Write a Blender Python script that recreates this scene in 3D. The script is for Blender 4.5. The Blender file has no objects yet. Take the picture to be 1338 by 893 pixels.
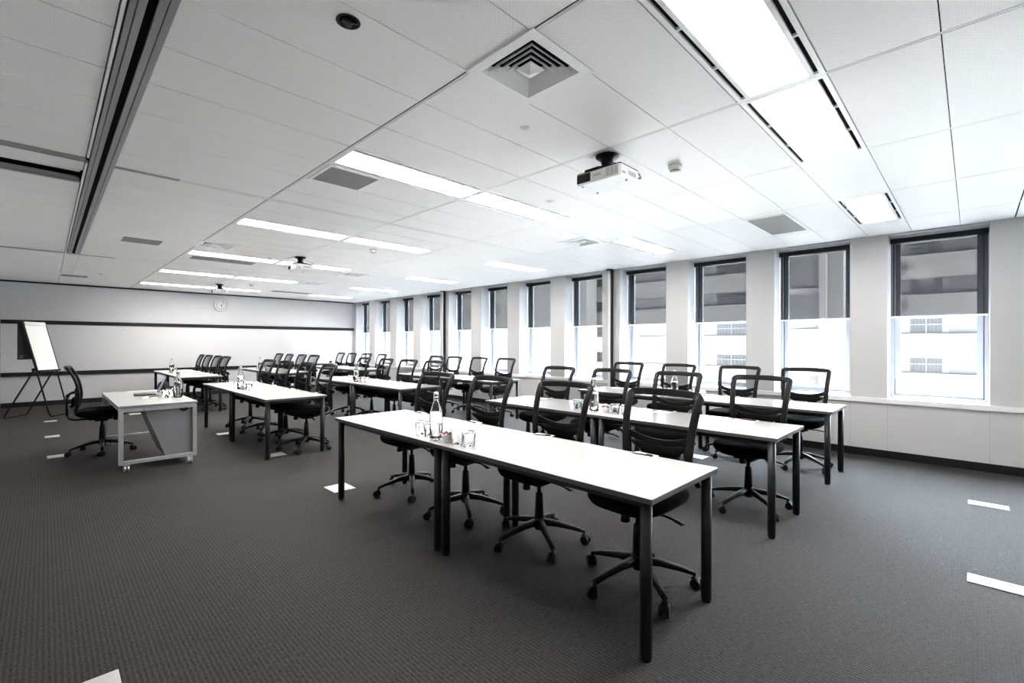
import bpy, bmesh, math, random
from mathutils import Matrix, Vector
random.seed(7)
PI=math.pi
col=bpy.context.scene.collection
scn=bpy.context.scene

# ------------------------------------------------------------------ room dimensions (metres)
XW=6.98      # inner face of the window wall
XL=-0.645    # inner face of the left wall
YF=14.08     # inner face of the far wall
YB=-2.9      # inner face of the wall behind
ZC=2.635     # ceiling
TZ=0.70      # table height

# ------------------------------------------------------------------ materials
def mat(name, color=(.8,.8,.8), rough=.5, metal=0.0, spec=.5, emit=None, es=0.0):
    m=bpy.data.materials.new(name); m.use_nodes=True
    b=m.node_tree.nodes['Principled BSDF']
    b.inputs['Base Color'].default_value=(*color,1)
    b.inputs['Roughness'].default_value=rough
    b.inputs['Metallic'].default_value=metal
    b.inputs['Specular IOR Level'].default_value=spec
    if emit:
        b.inputs['Emission Color'].default_value=(*emit,1)
        b.inputs['Emission Strength'].default_value=es
    return m
def N(m,t,**k):
    n=m.node_tree.nodes.new(t)
    for a,v in k.items(): setattr(n,a,v)
    return n
def L(m,a,b): m.node_tree.links.new(a,b)
def M2(m,op,a,b=None,c=None):
    n=N(m,'ShaderNodeMath',operation=op)
    for i,v in enumerate((a,b,c)):
        if v is None: continue
        if isinstance(v,(int,float)): n.inputs[i].default_value=v
        else: L(m,v,n.inputs[i])
    return n.outputs[0]
def noisy(m, base, amt=.06, scale=3.0, rough_amt=0.0):
    """gentle broad variation of a paint"""
    b=m.node_tree.nodes['Principled BSDF']
    tc=N(m,'ShaderNodeTexCoord'); nz=N(m,'ShaderNodeTexNoise'); nz.inputs['Scale'].default_value=scale
    nz.inputs['Detail'].default_value=4
    L(m,tc.outputs['Object'],nz.inputs['Vector'])
    r=N(m,'ShaderNodeMapRange'); r.inputs[3].default_value=1-amt; r.inputs[4].default_value=1+amt
    L(m,nz.outputs['Fac'],r.inputs[0])
    v=N(m,'ShaderNodeVectorMath',operation='SCALE'); v.inputs[0].default_value=base
    L(m,r.outputs[0],v.inputs['Scale']); L(m,v.outputs[0],b.inputs['Base Color'])

M={}
M['wall']=mat('wall_paint',(.56,.56,.567),.6); noisy(M['wall'],(.56,.56,.567),.02,1.5)
M['wallfar']=mat('far_wall_paint',(.50,.50,.515),.55); noisy(M['wallfar'],(.50,.50,.515),.02,1.2)
M['board']=mat('white_board',(.58,.58,.59),.3); noisy(M['board'],(.58,.58,.59),.01,1.0)
M['black']=mat('black_trim',(.007,.007,.008),.5,spec=.3)
M['white']=mat('white_metal',(.86,.86,.86),.4)
M['winframe']=mat('window_aluminium',(.36,.375,.41),.4)
M['gasket']=mat('gasket',(.03,.035,.05),.6)
M['rail']=mat('ceiling_rail',(.78,.77,.76),.5)
M['railgrey']=mat('ceiling_rail_grey',(.30,.30,.31),.35,.6)
M['alu']=mat('anodised_track',(.36,.36,.38),.35,.5)
M['void']=mat('void_shade',(.006,.006,.006),.9,spec=.1)  # near-black colour stands in for shade inside gaps and slots
M['top']=mat('white_laminate',(.50,.495,.485),.22); noisy(M['top'],(.50,.495,.485),.015,2)
M['edge']=mat('laminate_edge',(.085,.082,.08),.45)
M['leg']=mat('graphite_leg',(.022,.022,.024),.35,.3,spec=.4)
M['plastic']=mat('black_plastic',(.0045,.0045,.0047),.42,spec=.22)
M['fabric']=mat('black_fabric',(.004,.004,.004),.95,spec=.1)
M['caster']=mat('caster_black',(.006,.006,.006),.5,spec=.25)
M['silver']=mat('silver_frame',(.46,.47,.49),.32,.55)
M['panelgrey']=mat('grey_panel',(.20,.205,.22),.4,.2)
M['panelside']=mat('grey_panel_side',(.20,.205,.22),.4,.2)
M['steel']=mat('brushed_steel',(.62,.61,.60),.35,.5)
M['chrome']=mat('chrome',(.7,.7,.7),.12,1.0)
M['paper']=mat('paper',(.90,.90,.89),.7)
M['pen']=mat('dark_red_pen',(.10,.012,.012),.35)
M['penblack']=mat('pen_black',(.012,.01,.01),.35)
M['ceramic']=mat('white_ceramic',(.78,.76,.74),.25)
M['rubber']=mat('black_rubber',(.012,.012,.012),.7)
M['projwhite']=mat('projector_white',(.80,.80,.80),.4)
M['projgrey']=mat('projector_grey',(.35,.35,.35),.5)
M['darkglass']=mat('dark_glass',(.01,.01,.012),.08)
M['ink']=mat('grey_ink',(.12,.12,.12),.6)
M['screen']=mat('laptop_screen',(.05,.07,.12),.2,emit=(.25,.33,.52),es=.35)
M['flapdark']=mat('charcoal_card',(.035,.037,.042),.6)
M['laptop']=mat('laptop_shell',(.03,.03,.03),.35,.3)
M['bag']=mat('bag_fabric',(.014,.014,.015),.8)
M['candy']=mat('candy_wrap',(.30,.03,.03),.35)

# ceiling tile: fine perforations
def tile_mat():
    m=mat('perforated_tile',(.86,.85,.84),.55)
    b=m.node_tree.nodes['Principled BSDF']
    tc=N(m,'ShaderNodeTexCoord'); sp=N(m,'ShaderNodeSeparateXYZ'); L(m,tc.outputs['Object'],sp.inputs[0])
    k=2*PI/0.0095
    a=M2(m,'SINE',M2(m,'MULTIPLY',sp.outputs[0],k)); c=M2(m,'SINE',M2(m,'MULTIPLY',sp.outputs[1],k))
    d=M2(m,'MULTIPLY',a,c)
    hole=M2(m,'GREATER_THAN',d,.62)
    nz=N(m,'ShaderNodeTexNoise'); nz.inputs['Scale'].default_value=1.3; L(m,tc.outputs['Object'],nz.inputs['Vector'])
    r=N(m,'ShaderNodeMapRange'); r.inputs[3].default_value=.975; r.inputs[4].default_value=1.02; L(m,nz.outputs['Fac'],r.inputs[0])
    mix=N(m,'ShaderNodeMix',data_type='RGBA'); mix.inputs['A'].default_value=(.93,.915,.90,1); mix.inputs['B'].default_value=(.45,.44,.44,1)
    L(m,hole,mix.inputs['Factor'])
    v=N(m,'ShaderNodeVectorMath',operation='SCALE'); L(m,mix.outputs['Result'],v.inputs[0]); L(m,r.outputs[0],v.inputs['Scale'])
    L(m,v.outputs[0],b.inputs['Base Color'])
    return m
M['tile']=tile_mat()

def grille_mat():
    m=mat('eggcrate_grille',(.3,.3,.3),.6)
    b=m.node_tree.nodes['Principled BSDF']
    tc=N(m,'ShaderNodeTexCoord'); sp=N(m,'ShaderNodeSeparateXYZ'); L(m,tc.outputs['Object'],sp.inputs[0])
    k=2*PI/0.0125
    a=M2(m,'GREATER_THAN',M2(m,'SINE',M2(m,'MULTIPLY',sp.outputs[0],k)),.55); c=M2(m,'GREATER_THAN',M2(m,'SINE',M2(m,'MULTIPLY',sp.outputs[1],k)),.55)
    d=M2(m,'MAXIMUM',a,c)
    mix=N(m,'ShaderNodeMix',data_type='RGBA'); mix.inputs['A'].default_value=(.06,.06,.06,1); mix.inputs['B'].default_value=(.36,.355,.35,1)
    L(m,d,mix.inputs['Factor']); L(m,mix.outputs['Result'],b.inputs['Base Color'])
    return m
M['grille']=grille_mat()

def carpet_mat():
    m=mat('ribbed_carpet_tiles',(.04,.04,.04),.8,spec=.3)
    b=m.node_tree.nodes['Principled BSDF']
    tc=N(m,'ShaderNodeTexCoord'); sp=N(m,'ShaderNodeSeparateXYZ'); L(m,tc.outputs['Object'],sp.inputs[0])
    x,y=sp.outputs[0],sp.outputs[1]
    # wobble of the ribs
    n1=N(m,'ShaderNodeTexNoise'); n1.inputs['Scale'].default_value=22; n1.inputs['Detail'].default_value=2; L(m,tc.outputs['Object'],n1.inputs['Vector'])
    xw=M2(m,'ADD',x,M2(m,'MULTIPLY',M2(m,'SUBTRACT',n1.outputs['Fac'],.5),.004))
    rib=M2(m,'SINE',M2(m,'MULTIPLY',xw,2*PI/.0185))
    loop=M2(m,'SINE',M2(m,'MULTIPLY',y,2*PI/.013))
    # stretched fleck
    mp=N(m,'ShaderNodeMapping'); mp.inputs['Scale'].default_value=(150,42,1); L(m,tc.outputs['Object'],mp.inputs[0])
    n2=N(m,'ShaderNodeTexNoise'); n2.inputs['Scale'].default_value=1; n2.inputs['Detail'].default_value=3; n2.inputs['Roughness'].default_value=.75; L(m,mp.outputs[0],n2.inputs['Vector'])
    # tile to tile difference
    tx=M2(m,'FLOOR',M2(m,'DIVIDE',x,.5)); ty=M2(m,'FLOOR',M2(m,'DIVIDE',y,.5))
    cb=N(m,'ShaderNodeCombineXYZ'); L(m,tx,cb.inputs[0]); L(m,ty,cb.inputs[1])
    wn=N(m,'ShaderNodeTexWhiteNoise',noise_dimensions='2D'); L(m,cb.outputs[0],wn.inputs['Vector'])
    fx=M2(m,'ABSOLUTE',M2(m,'SUBTRACT',M2(m,'FRACT',M2(m,'DIVIDE',x,.5)),.5))
    fy=M2(m,'ABSOLUTE',M2(m,'SUBTRACT',M2(m,'FRACT',M2(m,'DIVIDE',y,.5)),.5))
    seam=M2(m,'GREATER_THAN',M2(m,'MAXIMUM',fx,fy),.4965)
    v=M2(m,'ADD',1.0,M2(m,'MULTIPLY',rib,.40))
    v=M2(m,'ADD',v,M2(m,'MULTIPLY',loop,.10))
    v=M2(m,'ADD',v,M2(m,'MULTIPLY',M2(m,'SUBTRACT',n2.outputs['Fac'],.5),4.0))
    v=M2(m,'ADD',v,M2(m,'MULTIPLY',M2(m,'SUBTRACT',wn.outputs['Value'],.5),.10))
    v=M2(m,'MULTIPLY',v,M2(m,'SUBTRACT',1.0,M2(m,'MULTIPLY',seam,.22)))
    v=M2(m,'MAXIMUM',v,.12)
    sc=N(m,'ShaderNodeVectorMath',operation='SCALE'); sc.inputs[0].default_value=CARPET
    L(m,v,sc.inputs['Scale']); L(m,sc.outputs[0],b.inputs['Base Color'])
    bp=N(m,'ShaderNodeBump'); bp.inputs['Strength'].default_value=.35; bp.inputs['Distance'].default_value=.003
    L(m,v,bp.inputs['Height']); L(m,bp.outputs[0],b.inputs['Normal'])
    return m
CARPET=(.0255,.0229,.0217)
M['carpet']=carpet_mat()

def screen_mat(name,col,alpha,weave=0,obl=.9):
    m=bpy.data.materials.new(name); m.use_nodes=True; nt=m.node_tree; nt.nodes.clear()
    o=N(m,'ShaderNodeOutputMaterial'); mx=N(m,'ShaderNodeMixShader'); t=N(m,'ShaderNodeBsdfTransparent'); d=N(m,'ShaderNodeBsdfDiffuse')
    d.inputs[0].default_value=(*col,1)
    L(m,t.outputs[0],mx.inputs[1]); L(m,d.outputs[0],mx.inputs[2]); L(m,mx.outputs[0],o.inputs[0])
    # a woven sheet lets less through the more obliquely one looks at it
    g=N(m,'ShaderNodeNewGeometry'); dt=N(m,'ShaderNodeVectorMath',operation='DOT_PRODUCT'); L(m,g.outputs['Normal'],dt.inputs[0]); L(m,g.outputs['Incoming'],dt.inputs[1])
    cs=M2(m,'MAXIMUM',M2(m,'ABSOLUTE',dt.outputs['Value']),.12)
    ex=M2(m,'ADD',1.0,M2(m,'MULTIPLY',M2(m,'SUBTRACT',M2(m,'DIVIDE',1.0,cs),1.0),obl))
    base_a=alpha
    L(m,M2(m,'SUBTRACT',1.0,M2(m,'POWER',1-alpha,ex)),mx.inputs[0])
    if weave:
        tc=N(m,'ShaderNodeTexCoord'); mp=N(m,'ShaderNodeMapping'); mp.inputs['Scale'].default_value=(1,60,.6); L(m,tc.outputs['Object'],mp.inputs[0])
        nz=N(m,'ShaderNodeTexNoise'); nz.inputs['Scale'].default_value=1; nz.inputs['Detail'].default_value=3; L(m,mp.outputs[0],nz.inputs['Vector'])
        r=N(m,'ShaderNodeMapRange'); r.inputs[3].default_value=1-alpha-weave; r.inputs[4].default_value=1-alpha+weave; L(m,nz.outputs['Fac'],r.inputs[0]); L(m,M2(m,'SUBTRACT',1.0,M2(m,'POWER',r.outputs[0],ex)),mx.inputs[0])
    return m
M['blind']=screen_mat('screen_blind_fabric',(.035,.037,.043),.845,.025,obl=.22)
M['mesh']=screen_mat('chair_mesh',(.012,.012,.012),.34)
M['mesh2']=screen_mat('chair_mesh_double',(.012,.012,.012),.62)

def pane_mat():
    m=bpy.data.materials.new('window_glass'); m.use_nodes=True; m.node_tree.nodes.clear()
    o=N(m,'ShaderNodeOutputMaterial'); mx=N(m,'ShaderNodeMixShader'); t=N(m,'ShaderNodeBsdfTransparent'); g=N(m,'ShaderNodeBsdfGlossy')
    t.inputs[0].default_value=(.95,.97,.97,1); g.inputs['Roughness'].default_value=.02
    mx.inputs[0].default_value=.06
    L(m,t.outputs[0],mx.inputs[1]); L(m,g.outputs[0],mx.inputs[2]); L(m,mx.outputs[0],o.inputs[0])
    return m
M['pane']=pane_mat()
def glass_mat(name,tint=(1,1,1),ior=1.45):
    m=mat(name,tint,.0); b=m.node_tree.nodes['Principled BSDF']
    b.inputs['Transmission Weight'].default_value=1; b.inputs['IOR'].default_value=ior
    return m
M['glass']=glass_mat('clear_glass')
M['water']=glass_mat('water',(1,1,1),1.33)

def emis(name,c,s):
    m=bpy.data.materials.new(name); m.use_nodes=True; m.node_tree.nodes.clear()
    o=N(m,'ShaderNodeOutputMaterial'); e=N(m,'ShaderNodeEmission'); e.inputs[0].default_value=(*c,1); e.inputs[1].default_value=s
    L(m,e.outputs[0],o.inputs[0]); return m
LAMP=38.0
M['lamp']=emis('lit_diffuser',(1.0,.955,.905),LAMP)

def facade_mat(name,c):
    m=mat(name,c,.8); noisy(m,c,.06,.25); return m
FAC=.16
M['render']=facade_mat('pale_render',(FAC,FAC,FAC*1.01))
M['renderb']=facade_mat('grey_render',(FAC*.62,FAC*.62,FAC*.64))
M['concrete']=facade_mat('pale_concrete',(FAC*.8,FAC*.8,FAC*.8))
M['bounce_court']=facade_mat('bounce_paving',(.8,.8,.8))
M['low_bounce_asphalt']=facade_mat('low_bounce_asphalt',(.09,.09,.09))
M['winout']=mat('far_window_glass',(.022,.024,.03),.4)
M['curtain']=mat('net_curtain',(.055,.058,.064),.8)
M['acunit']=mat('ac_unit',(.06,.06,.065),.6)

# ------------------------------------------------------------------ mesh building
class MB:
    def __init__(s): s.v=[]; s.f=[]; s.sm=[]; s.mi=[]
    def add(s,vs,fs,smooth=False,mi=0):
        o=len(s.v); s.v+= [tuple(v) for v in vs]; s.f+=[tuple(i+o for i in f) for f in fs]; s.sm+=[smooth]*len(fs); s.mi+=[mi]*len(fs); return s
    def box(s,x0,x1,y0,y1,z0,z1,mi=0,rot=None,org=None):
        vs=[(x,y,z) for x in (x0,x1) for y in (y0,y1) for z in (z0,z1)]
        fs=[(0,1,3,2),(4,6,7,5),(0,4,5,1),(2,3,7,6),(0,2,6,4),(1,5,7,3)]
        if rot is not None:
            o=Vector(org or (0,0,0)); vs=[tuple(rot@(Vector(v)-o)+o) for v in vs]
        return s.add(vs,fs,False,mi)
    def cyl(s,p0,p1,r0,r1=None,n=16,cap=True,smooth=True,mi=0):
        r1=r0 if r1 is None else r1
        p0=Vector(p0);p1=Vector(p1);d=(p1-p0).normalized()
        a=d.orthogonal().normalized(); b=d.cross(a)
        vs=[];fs=[]
        for p,r in ((p0,r0),(p1,r1)):
            for i in range(n):
                t=2*PI*i/n; vs.append(p+a*math.cos(t)*r+b*math.sin(t)*r)
        for i in range(n): fs.append((i,(i+1)%n,n+(i+1)%n,n+i))
        s.add(vs,fs,smooth,mi)
        if cap: s.add(vs,[tuple(range(n))[::-1],tuple(range(n,2*n))],False,mi)
        return s
    def lathe(s,prof,n=24,c=(0,0,0),mi=0,smooth=True):
        vs=[];fs=[]
        for r,z in prof:
            for i in range(n):
                t=2*PI*i/n; vs.append((c[0]+r*math.cos(t),c[1]+r*math.sin(t),c[2]+z))
        m=len(prof)
        for j in range(m-1):
            for i in range(n): fs.append((j*n+i,j*n+(i+1)%n,(j+1)*n+(i+1)%n,(j+1)*n+i))
        s.add(vs,fs,smooth,mi); return s
    def sweep(s,pts,secs,closed=False,up=(1,0,0),n=8,mi=0,power=4.0,cap=True):
        """pts: centre line; secs: (width across, thickness along up) half sizes per point"""
        P=[Vector(p) for p in pts]; m=len(P); vs=[];fs=[]
        for i,p in enumerate(P):
            a=P[(i-1)%m] if (closed or i>0) else P[i]; b=P[(i+1)%m] if (closed or i<m-1) else P[i]
            t=(b-a).normalized(); u=Vector(up(i) if callable(up) else up); u=(u-t*u.dot(t)).normalized(); w=t.cross(u)
            hw,hu=secs[i] if isinstance(secs,list) else secs
            for k in range(n):
                an=2*PI*(k+.5)/n; c,sn=math.cos(an),math.sin(an)
                e=2/power
                vs.append(p+w*hw*math.copysign(abs(c)**e,c)+u*hu*math.copysign(abs(sn)**e,sn))
        r=m if closed else m-1
        for i in range(r):
            j=(i+1)%m
            for k in range(n): fs.append((i*n+k,i*n+(k+1)%n,j*n+(k+1)%n,j*n+k))
        s.add(vs,fs,True,mi)
        if not closed and cap: s.add(vs,[tuple(range(n))[::-1],tuple(range((m-1)*n,m*n))],False,mi)
        return s
    def prism(s,poly,axis,a,b,mi=0):
        """poly 2D points extruded along axis between a and b"""
        n=len(poly)
        def mk(p,t):
            return {0:(t,p[0],p[1]),1:(p[0],t,p[1]),2:(p[0],p[1],t)}[axis]
        vs=[mk(p,a) for p in poly]+[mk(p,b) for p in poly]
        fs=[(i,(i+1)%n,n+(i+1)%n,n+i) for i in range(n)]+[tuple(range(n))[::-1],tuple(range(n,2*n))]
        return s.add(vs,fs,False,mi)
    def pillow(s,c,a,b,layers,zf=None,n=28,e=4.0,mi=0):
        """stacked superellipse rings: layers=(scale,z); closes at ends"""
        vs=[];fs=[]
        for sc,z in layers:
            for i in range(n):
                t=2*PI*i/n; cs,sn=math.cos(t),math.sin(t)
                x=a*sc*math.copysign(abs(cs)**(2/e),cs); y=b*sc*math.copysign(abs(sn)**(2/e),sn)
                zz=z+(zf(x,y) if zf else 0); vs.append((c[0]+x,c[1]+y,c[2]+zz))
        m=len(layers)
        for j in range(m-1):
            for i in range(n): fs.append((j*n+i,j*n+(i+1)%n,(j+1)*n+(i+1)%n,(j+1)*n+i))
        s.add(vs,fs,True,mi)
        s.add(vs,[tuple(range(n))[::-1],tuple(range((m-1)*n,m*n))],True,mi)
        return s
    def build(s,name,mats,parent=None,bevel=0,solid=0,recalc=True):
        me=bpy.data.meshes.new(name); me.from_pydata(s.v,[],s.f)
        for i,p in enumerate(me.polygons): p.use_smooth=s.sm[i]; p.material_index=s.mi[i]
        if not isinstance(mats,(list,tuple)): mats=[mats]
        for m in mats: me.materials.append(m)
        if recalc:
            bm=bmesh.new(); bm.from_mesh(me); bmesh.ops.remove_doubles(bm,verts=bm.verts,dist=1e-6) if not s_nomerge else None
            bmesh.ops.recalc_face_normals(bm,faces=bm.faces); bm.to_mesh(me); bm.free()
        me.update()
        o=bpy.data.objects.new(name,me); col.objects.link(o)
        if parent: o.parent=parent
        if bevel:
            md=o.modifiers.new('bevel','BEVEL'); md.width=bevel; md.segments=2; md.limit_method='ANGLE'; md.angle_limit=math.radians(50)
        if solid:
            md=o.modifiers.new('solid','SOLIDIFY'); md.thickness=solid; md.offset=0
        return o
s_nomerge=False

def tag(o,label=None,cat=None,group=None,kind=None):
    if label: o['label']=label
    if cat: o['category']=cat
    if group: o['group']=group
    if kind: o['kind']=kind
    return o
def empty(name,loc=(0,0,0),rz=0):
    o=bpy.data.objects.new(name,None); col.objects.link(o); o.location=loc; o.rotation_euler=(0,0,rz); o.empty_display_size=.1; return o
def dup(root,loc,rz=0):
    r=root.copy(); col.objects.link(r); r.location=loc; r.rotation_euler=(0,0,rz)
    for k in ('label','group'):
        if k in r: del r[k]
    for ch in list(root.children):
        c=ch.copy(); col.objects.link(c); c.parent=r
        for g in list(ch.children):
            d=g.copy(); col.objects.link(d); d.parent=c
    return r
class Proto:
    """first call places the built thing itself, later calls place copies of it with their parts"""
    def __init__(s,root): s.root=root; s.used=False
    def put(s,loc,rz,label,group):
        if not s.used:
            s.used=True; o=s.root; o.location=loc; o.rotation_euler=(0,0,rz)
        else: o=dup(s.root,loc,rz)
        o['label']=label
        if group: o['group']=group
        return o
def struct(mb,name,mats,parent=None,**k):
    o=mb.build(name,mats,parent,**k)
    if not parent: o['kind']='structure'
    return o

# ================================================================== THE ROOM SHELL
b=MB(); b.box(XL-.2,XW+.4,YB-.2,YF+.2,-.12,0); struct(b,'floor',M['carpet'])

# far wall, with black rails, writing board and skirting
b=MB(); b.box(XL-.2,XW+.4,YF,YF+.2,0,ZC+.12); struct(b,'wall_far',M['wallfar'])
b=MB(); b.box(XL,XW,YF-.03,YF,1.735,1.818); struct(b,'trim_1',M['black'],bevel=.004)
b=MB(); b.box(XL,XW,YF-.03,YF,.636,.722); struct(b,'trim_2',M['black'],bevel=.004)
b=MB(); b.box(XL,XW,YF-.016,YF,0,.10); struct(b,'baseboard_far',M['black'],bevel=.003)
b=MB(); b.box(XL,XW,YF-.02,YF,ZC-.035,ZC-.004); struct(b,'shadow_gap_strip',M['black'])  # black strip stands in for the shadow gap below the ceiling
b=MB(); b.box(XL+.004,XW-.06,YF-.012,YF-.001,.723,1.734)
o=b.build('writing_board',M['board'],bevel=.002); tag(o,'long glossy white writing board between the two black rails on far wall','whiteboard')
# left wall and the wall behind
b=MB(); b.box(XL-.2,XL,YB-.2,YF+.2,0,ZC+.12); struct(b,'wall_left',M['wall'])
b=MB(); b.box(XL,XL+.015,YB,YF-.02,0,.09); struct(b,'baseboard_left',M['black'])
b=MB(); b.box(XL-.2,XW+.4,YB-.2,YB,0,ZC+.12); struct(b,'wall_back',M['wall'])
b=MB(); b.box(XL+.016,XW-.016,YB,YB+.015,0,.09); struct(b,'baseboard_back',M['black'])
# door at the far end of the left wall
b=MB(); b.box(XL-.002,XL+.018,12.95,13.87,.092,2.15); d1=struct(b,'door_1',M['panelgrey'],bevel=.002)
b=MB(); b.cyl((XL+.018,13.78,1.08),(XL+.075,13.78,1.08),.010,n=10); b.cyl((XL+.07,13.79,1.08),(XL+.07,13.66,1.08),.009,n=10); b.build('door_handle',M['steel'],d1)
for z in (.35,1.2,1.95):
    b=MB(); b.cyl((XL+.02,12.94,z-.05),(XL+.02,12.94,z+.05),.009,n=8); b.build('hinge',M['black'],d1)

# window wall: piers, apron and head in one shell
W0,WW,WP=-.13,.84,1.2
SILL=.70
XO=XW+.37
KS=list(range(-2,12))
b=MB()
b.box(XW,XO,YB-.2,YF+.2,-.05,SILL-.06)
b.box(XW,XO,YB-.2,YF+.2,SILL-.06,SILL)
edges=[YB-.2]
for k in KS:
    if W0+WP*k<YB+.05: continue
    edges+= [W0+WP*k,W0+WP*k+WW]
edges.append(YF+.2)
for i in range(0,len(edges),2): b.box(XW,XO,edges[i],edges[i+1],SILL,ZC+.12)
b.box(XW+.02,XO,YB-.2,YF+.2,ZC-.012,ZC+.12)
struct(b,'wall_right',M['wall'])
b=MB(); b.box(XW-.022,XW+.0,YB,YF-.03,SILL-.058,SILL); struct(b,'trim_4',M['white'],bevel=.004)
b=MB(); b.box(XW-.014,XW,YB,YF-.03,0,.09); struct(b,'baseboard_right',M['black'],bevel=.003)
# fine joints of the apron panels
b=MB()
for i in range(1,len(edges)-1): b.box(XW-.0012,XW+.001,edges[i]-.0015,edges[i]+.0015,.09,SILL-.06)
struct(b,'trim_5',M['projgrey'])

BT=2.60
def ring(b,x0,x1,y0,y1,z0,z1,w,wb=None,mi=0):
    wb=wb or w
    b.box(x0,x1,y0,y0+w,z0,z1,mi); b.box(x0,x1,y1-w,y1,z0,z1,mi); b.box(x0,x1,y0+w,y1-w,z0,z0+wb,mi); b.box(x0,x1,y0+w,y1-w,z1-wb,z1,mi)
wi=0
for k in KS:
    y0=W0+WP*k; y1=y0+WW
    if y0<YB+.05: continue
    wi+=1
    b=MB(); ring(b,XW+.30,XO-.005,y0,y1,SILL,ZC-.012,.035,.03)
    ring(b,XW+.315,XO-.01,y0+.043,y1-.043,SILL+.038,ZC-.05,.05,.035)
    w=struct(b,'window_%d'%wi,M['winframe'],bevel=.003)
    b=MB(); ring(b,XW+.32,XO-.01,y0+.035,y1-.035,SILL+.03,ZC-.042,.008,.008); b.build('window_seal',M['gasket'],w)
    b=MB(); b.box(XW+.335,XW+.341,y0+.09,y1-.09,SILL+.07,ZC-.08); b.build('window_pane',M['pane'],w)
NWIN=wi

# ------------------------------------------------------------------ roller blinds
def make_blind():
    r=empty('roller_blind')
    y0,y1=.004,WW-.004; X=.235
    b=MB(); b.box(X-.035,X+.03,y0,y1,2.545,2.605); b.build('head_box',M['black'],r,bevel=.008)
    b=MB(); b.add([(X+.011,y0+.006,1.675),(X+.011,y1-.006,1.675),(X+.011,y1-.006,2.55),(X+.011,y0+.006,2.55)],[(0,1,2,3)]); b.build('fabric',M['blind'],r)
    b=MB(); b.box(X+.005,X+.017,y0+.006,y1-.006,1.655,1.677); b.build('bottom_rail',M['white'],r,bevel=.003)
    b=MB()
    pts=[(X-.02,y1-.02,2.55),(X-.022,y1-.02,1.8),(X-.022,y1-.022,.95),(X-.022,y1-.033,.86),(X-.022,y1-.046,.95),(X-.02,y1-.046,1.8),(X-.02,y1-.046,2.55)]
    b.sweep(pts,(.0022,.0022),n=6,up=(1,0,0)); b.build('pull_chain',M['projgrey'],r)
    tag(r,cat='window blind'); return Proto(r)
bl=make_blind()
ordn=['first','second','third','fourth','fifth','sixth','seventh','eighth','ninth','tenth','eleventh','twelfth']
for k in range(0,12):
    lab='dark screen roller blind half lowered over the %s window from the camera end'%ordn[k]
    if k==11: lab='dark screen roller blind half lowered over the window beside the far wall'
    bl.put((XW,W0+WP*k,0),0,lab,'roller blinds on the window wall')

# partition jambs on the window wall
def make_jamb():
    r=empty('partition_post')
    b=MB(); b.box(-.06,-.001,-.03,-.006,0,ZC-.005); b.build('post',M['leg'],r,bevel=.003)
    b=MB(); b.box(-.05,-.001,-.006,.05,.0,ZC-.005); b.build('cover_strip',M['white'],r,bevel=.004)
    b=MB(); b.box(-.10,-.001,-.04,.055,ZC-.018,ZC-.003); b.build('head_bracket',M['black'],r)
    tag(r,cat='partition post'); return Proto(r)
jp=make_jamb()
jp.put((XW,4.47,0),0,'dark floor-to-ceiling partition post on window wall, the one nearer the camera','partition posts')
jp.put((XW,9.27,0),0,'dark floor-to-ceiling partition post on window wall, the one nearer the far wall','partition posts')

# ================================================================== CEILING
XG=[.36,1.425,2.625,3.825,5.025,6.225,XW]
JOINT=[4.493-4.8,4.493,4.493+4.8]
ys=[]; y=4.493-.4*18
while y<YF-.01: ys.append(round(y,4)); y+=.4
ys=[v for v in ys if v>YB]; ys=[YB]+ys+[YF]
LC=[(1.425,2.625),(2.625,3.825),(5.025,6.225)]
LY=[-1.707,.693,3.093,5.493,7.893,10.293,12.693]
def islight(xa,xb,ya,yb):
    for (la,lb) in LC:
        if abs(la-xa)<.02 and abs(lb-xb)<.05:
            for c in LY:
                if abs((ya+yb)/2-c)<.05: return True
    return False
DIFF=[(1.615,1.485),(4.82,3.535),(1.605,7.09),(1.62,12.1),(4.1,8.3),(4.1,10.2)]
def cut(b,x0,x1,y0,y1):
    for cx,cy in DIFF:
        h=.168
        hx0,hx1,hy0,hy1=max(x0,cx-h),min(x1,cx+h),max(y0,cy-h),min(y1,cy+h)
        if hx0<hx1 and hy0<hy1:
            if hx0>x0+.001: cut(b,x0,hx0,y0,y1)
            if hx1<x1-.001: cut(b,hx1,x1,y0,y1)
            if hy0>y0+.001: cut(b,hx0,hx1,y0,hy0)
            if hy1<y1-.001: cut(b,hx0,hx1,hy1,y1)
            return
    b.box(x0,x1,y0,y1,ZC,ZC+.018)
b=MB()
strips=[(XL,.20)]+[(XG[i],XG[i+1]) for i in range(6)]
GX={1.425:.011,2.625:.007,3.825:.004,5.025:.0035,6.225:.0035}
for si,(xa,xb) in enumerate(strips):
    for j in range(len(ys)-1):
        ya,yb=ys[j],ys[j+1]
        if islight(xa,xb,ya,yb): continue
        if si==0 and abs(ya-4.493)<.01:
            b.box(xa,xb-.002,ya+.006,4.72,ZC,ZC+.018); continue
        if si==0 and abs(ya-4.893)<.01:
            b.box(xa,xb-.002,5.10,yb-.001,ZC,ZC+.018); continue
        g=.0016 if (j%2) else .0030
        y0=ya+g; y1=yb-g
        for J in JOINT:
            if abs(yb-J)<.02: y1=yb-.055
            if abs(ya-J)<.02: y0=ya+.006
        x0=xa+(.0 if si in (0,1) else .004); x1=xb-(.002 if si==0 else 0 if si==6 else .020)
        cut(b,x0,x1,y0,y1)
ce=struct(b,'ceiling',M['tile'])
# black slab over the tiles, its colour stands in for the unlit plenum
b=MB(); b.box(XL-.2,XO,YB-.2,YF+.2,ZC+.09,ZC+.14); struct(b,'void_shade',M['void'])
b=MB(); b.box(XL,.20,4.493,9.29,ZC+.07,ZC+.09)
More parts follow.
